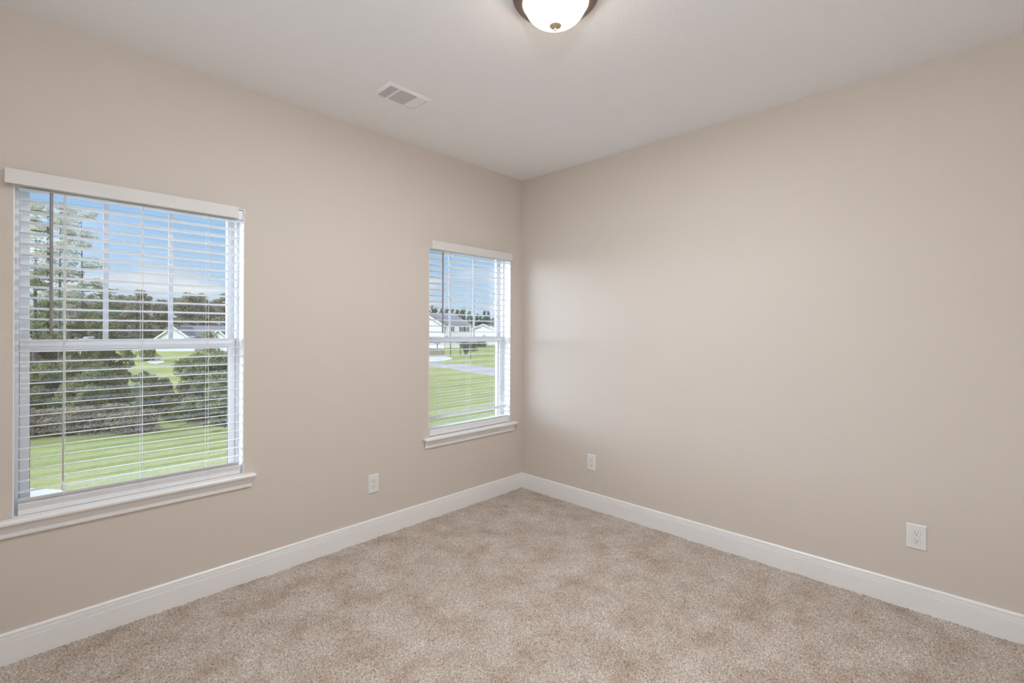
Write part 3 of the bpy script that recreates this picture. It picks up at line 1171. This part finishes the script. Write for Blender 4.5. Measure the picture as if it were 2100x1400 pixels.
obj('gable_trim', bt, M['trim'], hs_)
bpy.data.objects.remove(g2)
yt = tree_parts(131, M['bush'], 3.6, 1.3, 1200, .3)
place('young_tree', yt, G(428, 90), 0, (1, 1, 1.02), 'light green young tree before the grey-roofed house', 'tree')

# two-storey white house in the small window
B0 = G(846, 118)
hb = house_frame(B0, HEAD - R(90) + R(4))
tag(hb, 'large white two-storey house with grey hip roof in the small window', 'house')
L2, D2, ev2, rg2 = 14.4, 10.0, 5.7, 8.9
bm = new(); box(bm, 0, L2, 0, D2, 0, ev2)
obj('wall', bm, M['siding'], hb)
bm = new()
q = [bm.verts.new(p_) for p_ in ((-.4, -.4, ev2), (L2 + .4, -.4, ev2), (L2 + .4, D2 + .4, ev2), (-.4, D2 + .4, ev2), (0.5, D2 / 2, rg2), (L2 - 4.8, D2 / 2, rg2))]
for f in ((0, 1, 5, 4), (1, 2, 5), (2, 3, 4, 5), (3, 0, 4), (3, 2, 1, 0)):
    bm.faces.new([q[i_] for i_ in f])
obj('roof', bm, M['roof'], hb)
bm = new()                                            # front gable wing
fv = [bm.verts.new(p_) for p_ in ((-1.6, -3.4, 0), (8.0, -3.4, 0), (8.0, -3.4, 5.5), (3.2, -3.4, 8.4), (-1.6, -3.4, 5.5))]
bv_ = [bm.verts.new((v.co.x, 3.5, v.co.z)) for v in fv]
bm.faces.new(fv); bm.faces.new(bv_[::-1])
for i_ in range(5):
    bm.faces.new([fv[i_], bv_[i_], bv_[(i_ + 1) % 5], fv[(i_ + 1) % 5]])
obj('gable_wall', bm, M['siding'], hb)
bm = new(); bt = new()
for s_ in (-1, 1):
    e_, ze = 3.2 + s_ * 5.1, 5.30
    for bmm, yA, yB, lo_, up_ in ((bm, -3.7, 3.6, 0, .18), (bt, -3.8, -3.7, -.14, .25)):
        q = [bmm.verts.new(p_) for p_ in ((e_, yA, ze + lo_), (3.2, yA, 8.45 + lo_), (3.2, yB, 8.45 + lo_), (e_, yB, ze + lo_),
                                          (e_, yA, ze + up_), (3.2, yA, 8.45 + up_), (3.2, yB, 8.45 + up_), (e_, yB, ze + up_))]
        for f in ((0, 1, 2, 3), (7, 6, 5, 4), (0, 4, 5, 1), (1, 5, 6, 2), (2, 6, 7, 3), (3, 7, 4, 0)):
            bmm.faces.new([q[i_] for i_ in f])
obj('gable_roof', bm, M['roof'], hb)
obj('gable_trim', bt, M['trim'], hb)
for x in (9.6, 12.2, 13.4):
    add_window(hb, x, 0, 3.9, .55, 1.4, True)

B1 = G(958, 150)
hc = house_frame(B1, HEAD - R(90) - R(5))
hc.scale = (1.22, 1.22, 1.12)
tag(hc, 'small white gabled house right of the two-storey one in the small window', 'house')
bm = new()
fv = [bm.verts.new(p_) for p_ in ((.8, 0, 0), (7.6, 0, 0), (7.6, 0, 4.1), (4.2, 0, 5.55), (.8, 0, 4.1))]
bv_ = [bm.verts.new((v.co.x, 9, v.co.z)) for v in fv]
bm.faces.new(fv); bm.faces.new(bv_[::-1])
for i_ in range(5):
    bm.faces.new([fv[i_], bv_[i_], bv_[(i_ + 1) % 5], fv[(i_ + 1) % 5]])
obj('wall', bm, M['siding'], hc)
bm = new(); bt = new()
for s_ in (-1, 1):
    e_, ze = 4.2 + s_ * 3.8, 4.0
    for bmm, yA, yB, lo_, up_ in ((bm, -.3, 9.2, 0, .14), (bt, -.4, -.3, -.12, .2)):
        q = [bmm.verts.new(p_) for p_ in ((e_, yA, ze + lo_), (4.2, yA, 5.6 + lo_), (4.2, yB, 5.6 + lo_), (e_, yB, ze + lo_),
                                          (e_, yA, ze + up_), (4.2, yA, 5.6 + up_), (4.2, yB, 5.6 + up_), (e_, yB, ze + up_))]
        for f in ((0, 1, 2, 3), (7, 6, 5, 4), (0, 4, 5, 1), (1, 5, 6, 2), (2, 6, 7, 3), (3, 7, 4, 0)):
            bmm.faces.new([q[i_] for i_ in f])
obj('roof', bm, M['roof'], hc)
obj('rake_trim', bt, M['trim'], hc)
bm = new()
q = [bm.verts.new(p_) for p_ in ((5, 9.3, 4.1), (18, 9.3, 4.1), (18, 16, 4.1), (5, 16, 4.1), (8, 12.6, 6.1), (15, 12.6, 6.1))]
for f in ((0, 1, 5, 4), (1, 2, 5), (2, 3, 4, 5), (3, 0, 4), (3, 2, 1, 0)):
    bm.faces.new([q[i_] for i_ in f])
obj('rear_roof', bm, M['roof'], hc)

# picket fence, pergola, planted bush
fe = empty('picket_fence', G(860, 84.5))
tag(fe, 'reddish brown wooden picket fence by the rounded drive in the small window', 'fence')
p0, p1 = G(850, 84.5), G(912, 83.5)
d_ = (p1 - p0); Ln = d_.length; d_.normalize()
fe.location = p0
fe.rotation_euler = (0, 0, math.atan2(d_.y, d_.x))
bm = new()
x = 0.0
while x < Ln:
    box(bm, x, x + .17, -.02, .02, .05, 1.18 + .03 * math.sin(x * 7))
    x += .21
obj('pickets', bm, M['fence'], fe)
bm = new()
for zz in (.3, .95):
    box(bm, 0, Ln, .02, .07, zz, zz + .09)
obj('rail', bm, M['fence'], fe)

pe = empty('pergola', G(924, 79))
tag(pe, 'dark timber pergola on thin posts with knee braces in the small window', 'pergola')
posts = [G(897, 84), G(924, 79), G(944, 85), G(965, 72.5)]
for k, q_ in enumerate(posts):
    l_ = q_ - G(924, 79)
    bm = new(); box(bm, l_.x - .06, l_.x + .06, l_.y - .06, l_.y + .06, 0, 2.6)
    obj('post', bm, M['post'], pe)
    if k in (0, 2):
        bm = new()
        dr = _r
        for s_ in (-1, 1):
            a_ = l_ + Vector((0, 0, 1.75)); b2 = l_ + dr * s_ * .8 + Vector((0, 0, 2.5))
            tube(bm, [a_, b2], .07, 6)
        obj('brace', bm, M['post'], pe)
bm = new()
for a_, b2 in ((0, 1), (1, 3), (0, 2), (2, 3)):
    l0 = posts[a_] - G(924, 79) + Vector((0, 0, 2.6)); l1 = posts[b2] - G(924, 79) + Vector((0, 0, 2.6))
    tube(bm, [l0, l1], .11, 4)
obj('beam', bm, M['post'], pe)

pl = empty('potted_bush', G(956, 84))
tag(pl, 'rounded grey green bush in a dark planter behind the pergola posts', 'bush')
bm = new(); lathe(bm, [(0, 0), (.28, 0), (.32, .5), (.55, .95), (.5, 1.0), (0, 1.0)], 16)
obj('planter', bm, M['pot'], pl)
o = bpy.data.objects.new('foliage', leaf_mesh('foliage', [(0, 0, 1.7), (.4, 0, 1.5), (-.4, .1, 1.6), (0, .3, 2.2)], [.85, .7, .7, .7], [350, 250, 250, 250], .25, M['hedge'], .8, 3))
C.objects.link(o); o.parent = pl
pk_ = shrub_parts(91, M['hedge'], 1.6, .8, 1200, .2)
place('dark_shrub', pk_, G(971, 100), 0, 1.15, 'small dark shrub on the lawn right of the planted bush', 'shrub')
for px in (982, 992):
    place('dark_shrub', pk_, G(px, 128), px * .1, 1.0, 'very small dark shrub on the far lawn in front of the small white house', 'shrub', 'far foundation shrubs')
